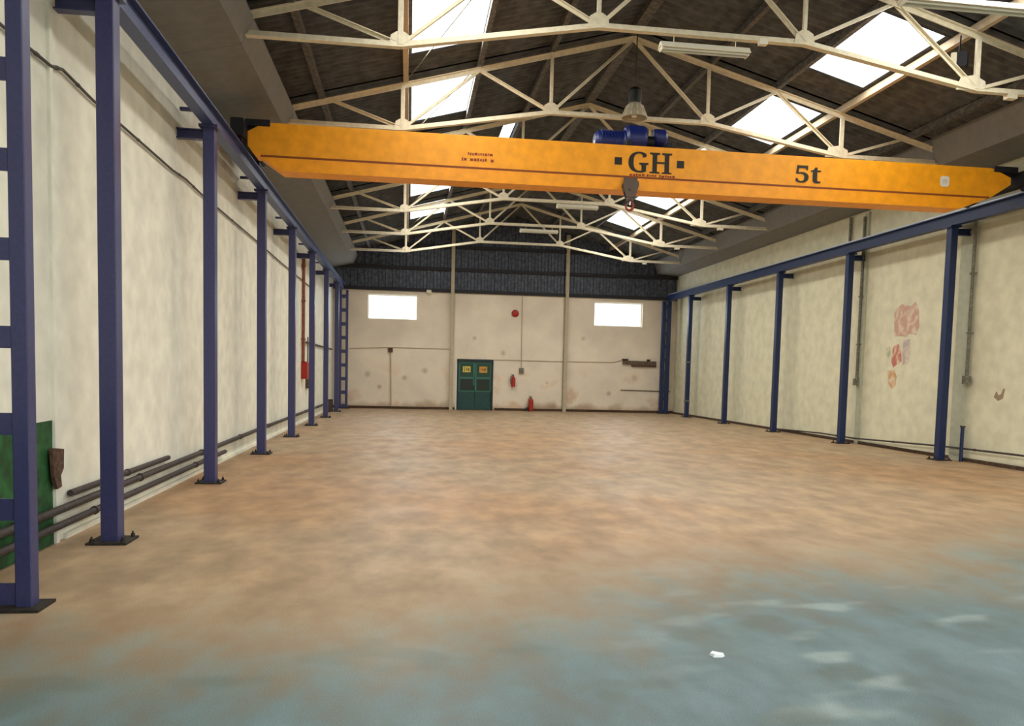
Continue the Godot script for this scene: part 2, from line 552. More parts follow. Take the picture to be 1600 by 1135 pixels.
func wavy_sheet(st: SurfaceTool, xa: float, xb: float, za: float, zb: float) -> void:
	var n := int(ceil((za - zb) / 0.03))
	var up := Vector3(SLOPE * signf(xb - MID + 0.001 * (xb - xa)), 1, 0).normalized()
	var prev: Array = []
	for i in n + 1:
		var z := lerpf(za, zb, float(i) / n)
		var dy := 0.022 * cos(z * TAU / 0.177)
		var slope := -0.022 * sin(z * TAU / 0.177) * TAU / 0.177
		var nb := -(up + Vector3(0, 0, -slope)).normalized()
		var a := Vector3(xa, roof_y(xa) + dy, z)
		var b := Vector3(xb, roof_y(xb) + dy, z)
		if i:
			tri(st, prev[0], prev[1], b, -up, [prev[2], prev[2], nb])
			tri(st, prev[0], b, a, -up, [prev[2], nb, nb])
		prev = [a, b, nb]
	var t := Vector3(0, 0.06, 0)
	var p := [Vector3(xa, roof_y(xa), za) + t, Vector3(xb, roof_y(xb), za) + t, Vector3(xb, roof_y(xb), zb) + t, Vector3(xa, roof_y(xa), zb) + t]
	quad(st, p[0], p[1], p[2], p[3], up)
	for e in [[0, 1, Vector3(0, 0, 1)], [2, 3, Vector3(0, 0, -1)]]:
		quad(st, p[e[0]], p[e[1]], p[e[1]] - t * 1.4, p[e[0]] - t * 1.4, e[2])

func skylights() -> void:
	var nth := ["", "nearest to the camera and cut by the top of the picture", "second from the camera, just before the crane girder", "third, above the crane girder", "fourth, seen right under the crane girder", "farthest, small, near the back gable"]
	for side in [-1, 1]:
		for b in range(-3, 6):
			var x0: float = MID + side * 2.95
			var x1: float = MID + side * 4.15
			var za := frame_z(b) - 0.58
			var zb := frame_z(b) - 2.85
			var word := "left" if side < 0 else "right"
			var lab := "white translucent skylight in the %s roof slope, behind the camera" % word
			if b >= 1: lab = "white translucent skylight in the %s roof slope, %s" % [word, nth[b]]
			elif b == 0: lab = "white translucent skylight in the %s roof slope, overhead above the picture" % word
			var t := thing("window", lab, "skylight", Vector3.ZERO, "skylights in the %s roof slope" % word, "structure")
			var st := begin()
			var up := Vector3(SLOPE * side, 1, 0).normalized()
			var p := [Vector3(x0, roof_y(x0), za), Vector3(x1, roof_y(x1), za), Vector3(x1, roof_y(x1), zb), Vector3(x0, roof_y(x0), zb)]
			var mid: Vector3 = (p[0] + p[2]) / 2
			quad(st, p[0], p[1], p[2], p[3], -up)
			quad(st, p[0] + up * 0.02, p[1] + up * 0.02, p[2] + up * 0.02, p[3] + up * 0.02, up)
			for i in 4:
				var a: Vector3 = p[i]
				var c: Vector3 = p[(i + 1) % 4]
				quad(st, a, c, c + up * 0.02, a + up * 0.02, ((a + c) / 2 - mid).normalized())
			part("pane", st, M.sky_pane, t)
			st = begin()
			var o0: float = MID + side * 2.87
			var o1: float = MID + side * 4.28
			for q in [[o0, x0, za + 0.05, zb - 0.05], [x1, o1, za + 0.05, zb - 0.05], [x0, x1, za + 0.05, za], [x0, x1, zb, zb - 0.05]]:
				var d := [Vector3(q[0], roof_y(q[0]), q[2]), Vector3(q[1], roof_y(q[1]), q[2]), Vector3(q[1], roof_y(q[1]), q[3]), Vector3(q[0], roof_y(q[0]), q[3])]
				quad(st, d[0] - up * 0.01, d[1] - up * 0.01, d[2] - up * 0.01, d[3] - up * 0.01, -up)
				quad(st, d[0] + up * 0.05, d[1] + up * 0.05, d[2] + up * 0.05, d[3] + up * 0.05, up)
				for i in 4:
					var a2: Vector3 = d[i]
					var c2: Vector3 = d[(i + 1) % 4]
					quad(st, a2 - up * 0.01, c2 - up * 0.01, c2 + up * 0.05, a2 + up * 0.05, ((a2 + c2) / 2 - (d[0] + d[2]) / 2).normalized())
			part("rim", st, M.roof_1, t)
			var across: Vector3 = p[1] - p[0]
			var xa: Vector3 = across.normalized() * side
			area_light("skylight_light", mid - up * 0.03, Basis(xa, up.cross(xa), up), Vector2(1.2, 2.2), SKY_LIGHT, Color(1.0, 0.985, 0.95))

func back_wall() -> void:
	var wins := [[-1.70, 0.31], [7.75, 9.86]]
	var st := begin()
	var z0 := BACK - 0.3
	var door := [1.98, 3.50, 2.10]
	box(st, Vector3(WALL_L, 0, z0), Vector3(door[0], door[2], BACK))
	box(st, Vector3(door[1], 0, z0), Vector3(WALL_R, door[2], BACK))
	box(st, Vector3(WALL_L, door[2], z0), Vector3(WALL_R, 3.66, BACK))
	var x := WALL_L
	for w in wins:
		box(st, Vector3(x, 3.66, z0), Vector3(w[0], 4.67, BACK))
		x = w[1]
	box(st, Vector3(x, 3.66, z0), Vector3(WALL_R, 4.67, BACK))
	box(st, Vector3(WALL_L, 4.67, z0), Vector3(WALL_R, 4.85, BACK))
	var wb := part("wall_back", st, M.wall_paint_back)
	tag(wb, "stained cream far end wall with the green door and two windows", "wall", "", "structure")
	# gable of trapezoid sheet
	st = begin()
	var pitch := 0.28
	var prof := [[0.0, 0.0], [0.11, 0.0], [0.14, 0.035], [0.25, 0.035], [0.28, 0.0]]
	var xx := WALL_L
	while xx < WALL_R - 0.01:
		for i in 4:
			var xa: float = xx + prof[i][0]
			var xb: float = minf(xx + prof[i + 1][0], WALL_R)
			if xa >= xb: continue
			var a := Vector3(xa, 4.85, BACK - 0.02 + prof[i][1])
			var b := Vector3(xb, 4.85, BACK - 0.02 + prof[i + 1][1])
			var n := Vector3(-(b.z - a.z), 0, xb - xa).normalized()
			quad(st, a, b, Vector3(b.x, roof_y(xb), b.z), Vector3(a.x, roof_y(xa), a.z), n)
		xx += pitch
	var back := PackedVector2Array([Vector2(WALL_L, 4.85), Vector2(WALL_R, 4.85), Vector2(WALL_R, 6.2), Vector2(MID, 8.15), Vector2(WALL_L, 6.2)])
	sweep(st, back, Vector3(0, 0, z0), Vector3(0, 0, BACK - 0.05))
	var gc := part("wall_gable", st, M.gable_sheet)
	tag(gc, "dark ribbed metal gable above the far wall", "wall", "", "structure")
	for g in [4.90, 5.78, 6.7]:
		st = begin()
		box(st, Vector3(WALL_L + maxf(0.0, (g - 6.2) / SLOPE), g - 0.07, BACK - 0.02), Vector3(WALL_R - maxf(0.0, (g - 6.2) / SLOPE), g + 0.07, BACK + 0.09))
		part("girt", st, M.dark_girt, gc)
	for px in [1.74, 6.53]:
		st = begin()
		sweep(st, aye(0.14, 0.16, 0.015), Vector3(px, 0, BACK + 0.13), Vector3(px, roof_y(px) - 0.12, BACK + 0.13), Vector3(0, 0, 1))
		tag(part("trim", st, M.mullion), "pale steel post up the far wall, %s of the green door" % ("just left" if px < 4 else "well to the right"), "post", "", "structure")
	st = begin()
	box(st, Vector3(WALL_L, 0, BACK), Vector3(door[0] - 0.08, 0.10, BACK + 0.04))
	box(st, Vector3(door[1] + 0.08, 0, BACK), Vector3(WALL_R, 0.10, BACK + 0.04))
	tag(part("baseboard_back", st, M.skirting), "brown grimy skirting along the foot of the far wall", "baseboard", "", "structure")
	# the two windows
	for i in 2:
		var w: Array = wins[i]
		var t := thing("window", ["bright rectangular window left of the green door in the far wall", "bright rectangular window right of the green door in the far wall"][i], "window", Vector3.ZERO, "", "structure")
		st = begin()
		box(st, Vector3(w[0], 3.66, BACK - 0.16), Vector3(w[1], 4.67, BACK - 0.13))
		part("pane", st, M.window_pane, t)
		st = begin()
		for q in [[w[0], w[0] + 0.04, 3.66, 4.67], [w[1] - 0.04, w[1], 3.66, 4.67], [w[0] + 0.04, w[1] - 0.04, 3.66, 3.70], [w[0] + 0.04, w[1] - 0.04, 4.63, 4.67]]:
			box(st, Vector3(q[0], q[2], BACK - 0.13), Vector3(q[1], q[3], BACK - 0.08))
		part("frame", st, M.lamp_white, t)
		area_light("window_light", Vector3((w[0] + w[1]) / 2, 4.165, BACK - 0.07), Basis(Vector3.LEFT, Vector3.UP, Vector3.FORWARD), Vector2(1.9, 0.92), WINDOW_LIGHT, Color(0.9, 0.95, 1.0))
	# the green double door
	var d := thing("door", "dark green double door with yellow signs in the far wall", "door", Vector3((door[0] + door[1]) / 2, 0, BACK), "", "structure")
	var hw := 0.76
	st = begin()
	box(st, Vector3(-hw, 0, -0.16), Vector3(-hw + 0.07, 2.10, 0.03))
	box(st, Vector3(hw - 0.07, 0, -0.16), Vector3(hw, 2.10, 0.03))
	box(st, Vector3(-hw, 2.02, -0.16), Vector3(hw, 2.12, 0.035))
	box(st, Vector3(-hw, 0, -0.18), Vector3(hw, 2.10, -0.14))  # solid panel added behind the leaves to keep sky light from leaking in
	part("frame", st, M.door_frame, d)
	st = begin()
	box(st, Vector3(-hw - 0.05, 0, -0.02), Vector3(-hw, 2.0, 0.03))
	part("jamb_trim", st, M.sticker_white, d)
	for s in [-1, 1]:
		var xa: float = -hw + 0.07 if s < 0 else 0.006
		var xb: float = -0.006 if s < 0 else hw - 0.07
		st = begin()
		box(st, Vector3(xa, 0.01, -0.11), Vector3(xb, 2.02, -0.06))
		var leaf := part("leaf", st, M.door_green, d)
		st = begin()
		for q in [[xa, xb, 1.94, 2.02], [xa, xb, 1.30, 1.38], [xa, xb, 0.76, 0.80], [xa, xa + 0.06, 0.80, 1.94], [xb - 0.06, xb, 0.80, 1.94]]:
			box(st, Vector3(q[0], q[2], -0.06), Vector3(q[1], q[3], -0.045))
		part("rail", st, M.door_rail, leaf)
		st = begin()
		box(st, Vector3(xa + 0.08, 0.83, -0.06), Vector3(xb - 0.08, 1.28, -0.054))
		part("glass_panel", st, M.door_glass, leaf)
		st = begin()
		for i in 9:
			var fx := lerpf(xa + 0.02, xb - 0.02, i / 9.0)
			box(st, Vector3(fx, 0.04, -0.06), Vector3(fx + 0.05, 0.74, -0.05))
		part("kick_panel", st, M.door_low, leaf)
		st = begin()
		box(st, Vector3((xa + xb) / 2 - 0.16, 1.57, -0.06), Vector3((xa + xb) / 2 + 0.16, 1.82, -0.045))
		var sg := part("sign", st, M.sign_yellow if s < 0 else M.sign_amber, leaf)
		sg.set_meta("label", "small %s warning sign" % ("pale yellow" if s < 0 else "amber"))
		st = begin()
		for i in (3 if s < 0 else 4):
			var mx := (xa + xb) / 2 - 0.11 + i * (0.09 if s < 0 else 0.065)
			box(st, Vector3(mx, 1.60 + 0.03 * (i % 2), -0.045), Vector3(mx + 0.028, 1.79 - 0.02 * (i % 3), -0.043))
		box(st, Vector3((xa + xb) / 2 - 0.02, 1.69, -0.045), Vector3((xa + xb) / 2 + 0.12, 1.71, -0.043))
		part("sign_print", st, M.door_frame, leaf).set_meta("kind", "stuff")
	st = begin()
	tube(st, [Vector3(-0.05, 0.86, 0.0), Vector3(-0.05, 1.02, 0.0)], 0.012)
	box(st, Vector3(-0.09, 0.84, -0.06), Vector3(-0.02, 0.90, 0.01))
	box(st, Vector3(-0.09, 0.98, -0.06), Vector3(-0.02, 1.02, 0.01))
	part("handle", st, M.black_plastic, d)

func member(called: String, a: Vector3, b: Vector3, size: float, parent: Node, up := Vector3(0, 0, 1)) -> void:
	var st := begin()
	sweep(st, angle_bar(size, 0.012) if size < 0.058 else rect(size, size * 0.75, 0.006), a, b, up)
	part(called, st, M.truss_paint, parent)

func trusses() -> void:
	var lab := {1: "nearest cream roof truss, crossing the top of the picture", 2: "second cream roof truss from the camera, directly above the orange crane girder", 3: "third cream roof truss, mostly hidden behind the orange crane girder", 4: "fourth cream roof truss, the first one seen whole below the crane girder", 5: "fifth cream roof truss, with a long lamp under its bottom chord", 6: "farthest cream roof truss, just in front of the dark gable"}
	var lo := 6.02
	var hi := 6.49
	var n := [-0.18, 2.57, 5.63, 8.40]
	var T0: Node3D
	for k in range(1, 7):
		if T0:
			copy_of(T0, Vector3(0, 0, frame_z(k)), lab[k])
			continue
		var t := thing("roof_truss", lab[k], "truss", Vector3(0, 0, frame_z(k)), "roof trusses")
		T0 = t
		var top := func(x: float) -> Vector3: return Vector3(x, roof_y(x) - 0.205, 0)
		for s in [-1, 1]:
			var st := begin()
			sweep(st, tee(0.10, 0.09, 0.016), top.call(MID), top.call(MID + s * 7.15))
			part("top_chord", st, M.truss_paint, t)
		var st2 := begin()
		var low := [Vector3(WALL_L, lo, 0), Vector3(n[0], lo, 0), Vector3(n[1], hi, 0), Vector3(n[2], hi, 0), Vector3(n[3], lo, 0), Vector3(WALL_R, lo, 0)]
		for i in 5:
			sweep(st2, tee(0.10, 0.085, 0.016, true), low[i], low[i + 1])
		part("bottom_chord", st2, M.truss_paint, t)
		var w1 := 1.22
		var w2 := 7.02
		member("vertical", low[1], top.call(n[0]), 0.075, t)
		member("vertical", low[2], top.call(n[1]), 0.06, t)
		member("vertical", low[3], top.call(n[2]), 0.06, t)
		member("vertical", low[4], top.call(n[3]), 0.075, t)
		for q in [[1, -1.45], [1, w1], [2, w1], [2, MID], [3, MID], [3, w2], [4, w2], [4, 9.72]]:
			member("diagonal", low[q[0]], top.call(q[1]), 0.055, t)
		for i in range(1, 5):
			var st3 := begin()
			var g := PackedVector2Array([Vector2(-0.16, -0.03), Vector2(0.16, -0.03), Vector2(0.13, 0.12), Vector2(0.05, 0.17), Vector2(-0.05, 0.17), Vector2(-0.13, 0.12)])
			if i == 4: g = PackedVector2Array([Vector2(-0.34, -0.03), Vector2(0.16, -0.03), Vector2(0.13, 0.12), Vector2(-0.05, 0.2), Vector2(-0.26, 0.16)])
			flat(st3, g, low[i] + Vector3(0, 0, 0.01), Vector3.RIGHT, Vector3.UP, Vector3(0, 0, 1), 0.012)
			part("gusset_plate", st3, M.truss_paint, t)
		var st4 := begin()
		box(st4, Vector3(8.90, lo - 0.11, -0.05), Vector3(9.06, lo - 0.035, 0.05))
		part("clamp_block", st4, M.truss_paint, t)
	# light bracing rods in the left roof slope
	for k in range(1, 6):
		var st := begin()
		tube(st, [Vector3(-0.10, roof_y(-0.10) - 0.10, frame_z(k + 1)), Vector3(1.2, roof_y(1.2) - 0.10, frame_z(k))], 0.009, 8)
		part("bracing_rod", st, M.pipe_grey, get_node("ceiling"))

func make_column(label: String, m: Material, out: float) -> Node3D:   # out = -1 towards the left wall, +1 towards the right wall
	var t := thing("crane_column", label, "column", Vector3.ZERO, "left crane columns" if out < 0 else "right crane columns")
	var st := begin()
	sweep(st, rect(0.15, 0.16, 0.008), Vector3(0, 0.02, 0), Vector3(0, 4.76, 0), Vector3(0, 0, 1))
	part("shaft", st, m, t)
	st = begin()
	box(st, Vector3(-0.17, 0, -0.17), Vector3(0.17, 0.02, 0.17))
	var bp := part("base_plate", st, M.base_steel, t)
	st = begin()
	for x in [-0.13, 0.13]:
		for z in [-0.13, 0.13]:
			lathe(st, [Vector2(0.018, 0), Vector2(0.018, 0.03), Vector2(0.008, 0.032), Vector2(0.008, 0.05), Vector2(0, 0.05)], Vector3(x, 0.02, z), Vector3.UP, 6)
	part("anchor_bolts", st, M.base_steel, bp).set_meta("kind", "stuff")
	st = begin()
	box(st, Vector3(-0.12, 4.74, -0.12), Vector3(0.12, 4.775, 0.12))
	part("cap_plate", st, m, t)
	st = begin()
	sweep(st, aye(0.10, 0.13, 0.014), Vector3(0.07 * out, 4.66, 0), Vector3(0.42 * out, 4.66, 0))
	part("wall_bracket", st, m, t)
	st = begin()
	box(st, Vector3(0.36 * out - 0.02, 4.96, -0.03), Vector3(0.07 * out + 0.02, 5.0, 0.03))
	part("stay_arm", st, m, t)
	return t

func ladder(label: String, at: Vector3, m: Material, out: float, top: float, chord: Vector2, reach: float) -> void:
	var t := thing("ladder_column", label, "column", at, "battened end columns")
	for s in [0.0, 1.0]:
		var st := begin()
		var x: float = out * s * reach
		sweep(st, rect(chord.x, chord.y, 0.006), Vector3(x, 0.02, 0), Vector3(x, top, 0), Vector3(0, 0, 1))
		part("chord", st, m, t)
	var y := 0.10
	while y < top - 0.05:
		var st := begin()
		var a := minf(0.0, out * reach)
		box(st, Vector3(a + chord.x / 2 - 0.02, y - 0.07, chord.y / 2 - 0.03), Vector3(a + reach - chord.x / 2 + 0.02, y + 0.07, chord.y / 2 - 0.012))
		part("batten", st, m, t)
		y += 0.55
	var st5 := begin()
	box(st5, Vector3(minf(0, out * reach) - 0.12, 0, -0.13), Vector3(maxf(0, out * reach) + 0.12, 0.02, 0.13))
	part("base_plate", st5, M.base_steel, t)

func columns() -> void:
	var lab_l := ["tall navy column nearest the camera on the left, beside the green wall band", "second navy column on the left from the camera, below the left end of the crane", "third navy column on the left from the camera, just beyond the crane", "fourth navy column in the left row, before the red wall box", "fifth navy column in the left row, just beyond the red wall box", "sixth navy column in the left row, in front of a short wall pipe", "seventh navy column of the left row, touching the far ladder column"]
	var c0: Node3D
	for k in 7:
		if k == 0:
			c0 = make_column(lab_l[0], M.navy, -1)
			c0.position = Vector3(COL_L + 0.05, 0, frame_z(0))
		else:
			copy_of(c0, Vector3(COL_L, 0, frame_z(k)), lab_l[k])
	var lab_r := ["navy column nearest the camera on the right, carrying the rail near the crane end", "second navy column on the right from the camera, beside a pale conduit", "third navy column of the right row from the camera", "fourth navy column of the right row from the camera", "fifth navy column of the right row, with a pale clip, nearest the far corner"]
	for k in range(2, 7):
		if k == 2:
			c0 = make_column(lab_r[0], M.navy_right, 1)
			c0.position = Vector3(COL_R, 0, frame_z(2))
		else:
			var c := copy_of(c0, Vector3(COL_R, 0, frame_z(k)), lab_r[k - 2])
			if k == 6:
				for y in [2.15, 0.62]:
					var st := begin()
					sweep(st, rect(0.175, 0.19), Vector3(0, y, 0), Vector3(0, y + 0.05, 0), Vector3(0, 0, 1))
					part("clip", st, M.pipe_grey, c)
	ladder("navy ladder-like column with cross plates at the left edge, nearest the camera", Vector3(-2.44, 0, -5.38), M.navy, -1, 4.76, Vector2(0.10, 0.11), 0.30)
	ladder("navy ladder-like column with cross plates in the far left corner", Vector3(-2.50, 0, -32.35), M.navy, -1, 4.76, Vector2(0.10, 0.10), 0.26)
	ladder("navy ladder-like column with narrow slits in the far right corner", Vector3(10.67, 0, -32.3), M.navy_right, 1, 4.76, Vector2(0.16, 0.16), 0.22)

func rails() -> void:
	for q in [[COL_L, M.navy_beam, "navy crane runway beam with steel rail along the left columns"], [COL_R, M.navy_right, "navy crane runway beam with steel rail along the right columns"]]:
		var t := thing("runway_beam", q[2], "beam", Vector3(q[0], 4.775, 0))
		var st := begin()
		sweep(st, aye(0.15, 0.25, 0.02), Vector3(0, 0.125, 2.0), Vector3(0, 0.125, -32.5))
		part("beam", st, q[1], t)
		st = begin()
		sweep(st, rect(0.06, 0.045, 0.005), Vector3(0, 0.2725, 2.0), Vector3(0, 0.2725, -32.5))
		part("rail", st, M.rail_steel, t)

const GIRDER_Z := -13.0     # front face of the crane girder

func lettering(text: String, x0: float, x1: float, y0: float, y1: float, parent: Node) -> void:
	var f := SystemFont.new()
	f.font_names = PackedStringArray(["Droid Serif"])
	f.font_weight = 700
	var m := TextMesh.new()
	m.text = text
	m.font = f
	m.font_size = 64
	m.pixel_size = 0.01
	m.depth = 0.4
	var box_ := m.get_aabb()
	var o := MeshInstance3D.new()
	o.name = "lettering"
	o.mesh = m
	o.material_override = M.lettering
	var sx := (x1 - x0) / box_.size.x
	var sy := (y1 - y0) / box_.size.y
	o.transform = Transform3D(Basis.from_scale(Vector3(sx, sy, 0.02)), Vector3((x0 + x1) / 2 - box_.get_center().x * sx, (y0 + y1) / 2 - box_.get_center().y * sy, GIRDER_Z + 0.003))
	parent.add_child(o, true)

func crane() -> void:
	var t := thing("bridge_crane", "orange single girder bridge crane spanning the hall between both rails", "crane")
	var st := begin()
	var prof := PackedVector2Array()
	for p in [Vector2(-2.45, 4.92), Vector2(10.25, 4.92), Vector2(10.62, 5.16), Vector2(10.62, 5.28), Vector2(10.25, 5.43), Vector2(-2.30, 5.43), Vector2(-2.56, 5.28), Vector2(-2.56, 5.06)]:
		prof.append(Vector2(-p.x, p.y))
	sweep(st, prof, Vector3(0, 0, GIRDER_Z), Vector3(0, 0, GIRDER_Z - 0.36))
	part("girder", st, M.crane_orange, t)
	st = begin()
	prof = PackedVector2Array()
	for p in [Vector2(-2.05, 4.69), Vector2(9.65, 4.69), Vector2(10.2, 4.905), Vector2(-2.38, 4.905)]:
		prof.append(Vector2(-p.x, p.y))
	sweep(st, prof, Vector3(0, 0, GIRDER_Z + 0.02), Vector3(0, 0, GIRDER_Z - 0.38))
	part("lower_flange", st, M.crane_flange, t)
	st = begin()
	box(st, Vector3(-2.36, 4.893, GIRDER_Z - 0.36), Vector3(10.2, 4.925, GIRDER_Z + 0.022))
	part("seam", st, M.crane_line, t)
	for x in [COL_L, COL_R]:
		st = begin()
		var a := Vector3(x, 5.28, GIRDER_Z + 0.25)
		sweep(st, rect(0.2, 0.26, 0.02), a, a + Vector3(0, 0, -1.9))
		var e := part("end_carriage", st, M.dark_steel, t)
		for z in [0.05, -1.4]:
			st = begin()
			lathe(st, [Vector2(0, -0.05), Vector2(0.11, -0.05), Vector2(0.11, -0.035), Vector2(0.085, -0.03), Vector2(0.085, 0.03), Vector2(0.11, 0.035), Vector2(0.11, 0.05), Vector2(0, 0.05)], Vector3(x, 5.152, GIRDER_Z + z), Vector3.RIGHT, 18)
			part("wheel", st, M.dark_steel, e)
	for q in [[-2.60, -2.22], [10.28, 10.74]]:
		st = begin()
		box(st, Vector3(q[0], 5.37, GIRDER_Z - 0.37), Vector3(q[1], 5.47, GIRDER_Z + 0.015))
		part("tie_plate", st, M.dark_steel, t)
	lettering("GH", 3.585, 4.335, 4.995, 5.335, t)
	lettering("5t", 6.545, 7.005, 4.985, 5.275, t)
	for x in [3.41, 4.487]:
		st = begin()
		box(st, Vector3(x - 0.062, 5.105, GIRDER_Z), Vector3(x + 0.062, 5.225, GIRDER_Z + 0.006))
		part("square_mark", st, M.lettering, t)
	# small worn print that cannot be read: a row under the large letters, two rows further left
	var rng := RandomNumberGenerator.new()
	rng.seed = 9
	for row in [[3.55, 4.36, 4.953, 0.045], [0.90, 1.29, 5.135, 0.05], [0.80, 1.32, 5.045, 0.055]]:
		st = begin()
		var x: float = row[0]
		while x < row[1]:
			var w := rng.randf_range(0.018, 0.05)
			if rng.randf() > 0.2:
				box(st, Vector3(x, row[2] - row[3] / 2 * rng.randf_range(0.5, 1.0), GIRDER_Z), Vector3(x + w, row[2] + row[3] / 2 * rng.randf_range(0.5, 1.0), GIRDER_Z + 0.004))
			x += w + 0.012
		part("worn_print", st, M.lettering_red, t).set_meta("kind", "stuff")
	st = begin()
	sweep(st, rect(0.17, 0.18, 0.03), Vector3(9.336, 5.15, GIRDER_Z), Vector3(9.336, 5.15, GIRDER_Z + 0.006))
	var sk := part("sticker", st, M.sticker_white, t)
	st = begin()
	box(st, Vector3(9.30, 5.11, GIRDER_Z + 0.006), Vector3(9.372, 5.19, GIRDER_Z + 0.009))
	part("sticker_print", st, M.torn_grey, sk)

func hoist() -> void:
	var t := thing("rope_hoist", "blue electric rope hoist on top of the crane girder, with hanging hook", "hoist", Vector3(0, 0, -13.66))
	var X := Vector3.RIGHT
	var st := begin()
	lathe(st, [Vector2(0, 0), Vector2(0.12, 0.01), Vector2(0.17, 0.05), Vector2(0.19, 0.1), Vector2(0.195, 0.5), Vector2(0.21, 0.52), Vector2(0.21, 0.58), Vector2(0, 0.58)], Vector3(3.13, 5.66, 0), X, 24)
	for i in 7:
		lathe(st, [Vector2(0.19, 0), Vector2(0.204, 0.004), Vector2(0.204, 0.014), Vector2(0.19, 0.018)], Vector3(3.24 + i * 0.055, 5.66, 0), X, 24)
	part("travel_motor", st, M.hoist_blue, t)
	st = begin()
	lathe(st, [Vector2(0, 0), Vector2(0.19, 0.01), Vector2(0.235, 0.05), Vector2(0.24, 0.08), Vector2(0.24, 0.32), Vector2(0.225, 0.37), Vector2(0.12, 0.40), Vector2(0, 0.40)], Vector3(3.66, 5.72, 0.02), X, 28)
	part("drum_motor", st, M.hoist_blue, t)
	st = begin()
	lathe(st, [Vector2(0, 0), Vector2(0.10, 0.0), Vector2(0.10, 0.16), Vector2(0, 0.16)], Vector3(4.04, 5.70, 0), X, 18)
	part("coupling", st, M.dark_steel, t)
	st = begin()
	lathe(st, [Vector2(0, 0), Vector2(0.12, 0.0), Vector2(0.15, 0.03), Vector2(0.15, 0.20), Vector2(0.11, 0.24), Vector2(0, 0.24)], Vector3(4.19, 5.78, 0), X, 20)
	part("brake", st, M.hoist_blue, t)
	st = begin()
	sweep(st, rect(0.22, 0.30, 0.03), Vector3(3.70, 5.60, -0.12), Vector3(4.36, 5.60, -0.12))
	part("gearbox", st, M.hoist_blue, t)
	st = begin()
	sweep(st, rect(0.28, 0.12, 0.02), Vector3(3.5, 5.48, 0.02), Vector3(4.42, 5.48, 0.02))
	box(st, Vector3(3.55, 5.44, 0.30), Vector3(3.63, 5.52, 0.66))
	box(st, Vector3(4.25, 5.44, 0.30), Vector3(4.33, 5.52, 0.66))
	box(st, Vector3(3.55, 5.44, 0.10), Vector3(3.63, 5.50, 0.32))
	box(st, Vector3(4.25, 5.44, 0.10), Vector3(4.33, 5.50, 0.32))
	part("trolley_frame", st, M.dark_steel, t)
	st = begin()
	lathe(st, [Vector2(0, 0), Vector2(0.012, 0), Vector2(0.012, 0.09), Vector2(0, 0.09)], Vector3(3.12, 5.55, 0.12), Vector3.UP, 8)
	part("limit_switch", st, M.chrome, t)
	# trolley plate and bottom block hang in front of the lower flange
	var hz := 0.75
	st = begin()
	sweep(st, rect(0.24, 0.025, 0.008), Vector3(3.61, 4.64, hz - 0.02), Vector3(3.61, 4.88, hz - 0.02), Vector3(0, 0, 1))
	for x in [3.54, 3.68]:
		lathe(st, [Vector2(0, 0.012), Vector2(0.035, 0.012), Vector2(0.03, 0.03), Vector2(0, 0.03)], Vector3(x, 4.82, hz - 0.02), Vector3(0, 0, 1), 12)
	part("trolley_plate", st, M.hook_grey, t)
	st = begin()
	prof_block(st, hz)
	var blk := part("hook_block", st, M.hook_grey, t)
	st = begin()
	lathe(st, [Vector2(0, 0), Vector2(0.05, 0), Vector2(0.06, 0.03), Vector2(0.05, 0.07), Vector2(0, 0.07)], Vector3(3.60, 4.49, hz), Vector3.UP, 14)
	part("swivel_nut", st, M.hook_grey, blk)
	st = begin()
	var pts := [Vector3(3.605, 4.54, hz), Vector3(3.605, 4.50, hz)]
	for i in 12:
		var a := PI * 0.5 - TAU * 0.78 * i / 11.0
		pts.append(Vector3(3.60 + cos(a) * 0.062, 4.415 + sin(a) * 0.072, hz))
	for i in pts.size() - 1:
		var rr := 0.026 - 0.012 * absf(i - 6.0) / 7.0
		sweep(st, circle(rr, 8), pts[i], pts[i + 1], Vector3(0, 0, 1), true)
	part("hook", st, M.hook_red, t)
	st = begin()
	box(st, Vector3(3.60, 4.43, hz - 0.006), Vector3(3.615, 4.52, hz + 0.03))
	part("safety_latch", st, M.chrome, t)

func prof_block(st: SurfaceTool, z: float) -> void:
	var o := PackedVector2Array([Vector2(-0.10, 0.27), Vector2(0.13, 0.27), Vector2(0.14, 0.20), Vector2(0.08, 0.02), Vector2(0.05, 0), Vector2(-0.06, 0), Vector2(-0.08, 0.04), Vector2(-0.13, 0.2)])
	for dz in [-0.06, 0.04]:
		flat(st, o, Vector3(3.60, 4.55, z + dz), Vector3.RIGHT, Vector3.UP, Vector3(0, 0, 1), 0.015)
		flat(st, o, Vector3(3.60, 4.55, z + dz), Vector3.RIGHT, Vector3.UP, Vector3(0, 0, -1), 0.004)
	lathe(st, [Vector2(0, -0.035), Vector2(0.09, -0.035), Vector2(0.075, 0), Vector2(0.09, 0.035), Vector2(0, 0.035)], Vector3(3.60, 4.68, z), Vector3(0, 0, 1), 18)
	lathe(st, [Vector2(0, -0.08), Vector2(0.02, -0.08), Vector2(0.02, 0.08), Vector2(0, 0.08)], Vector3(3.60, 4.68, z), Vector3(0, 0, 1), 10)

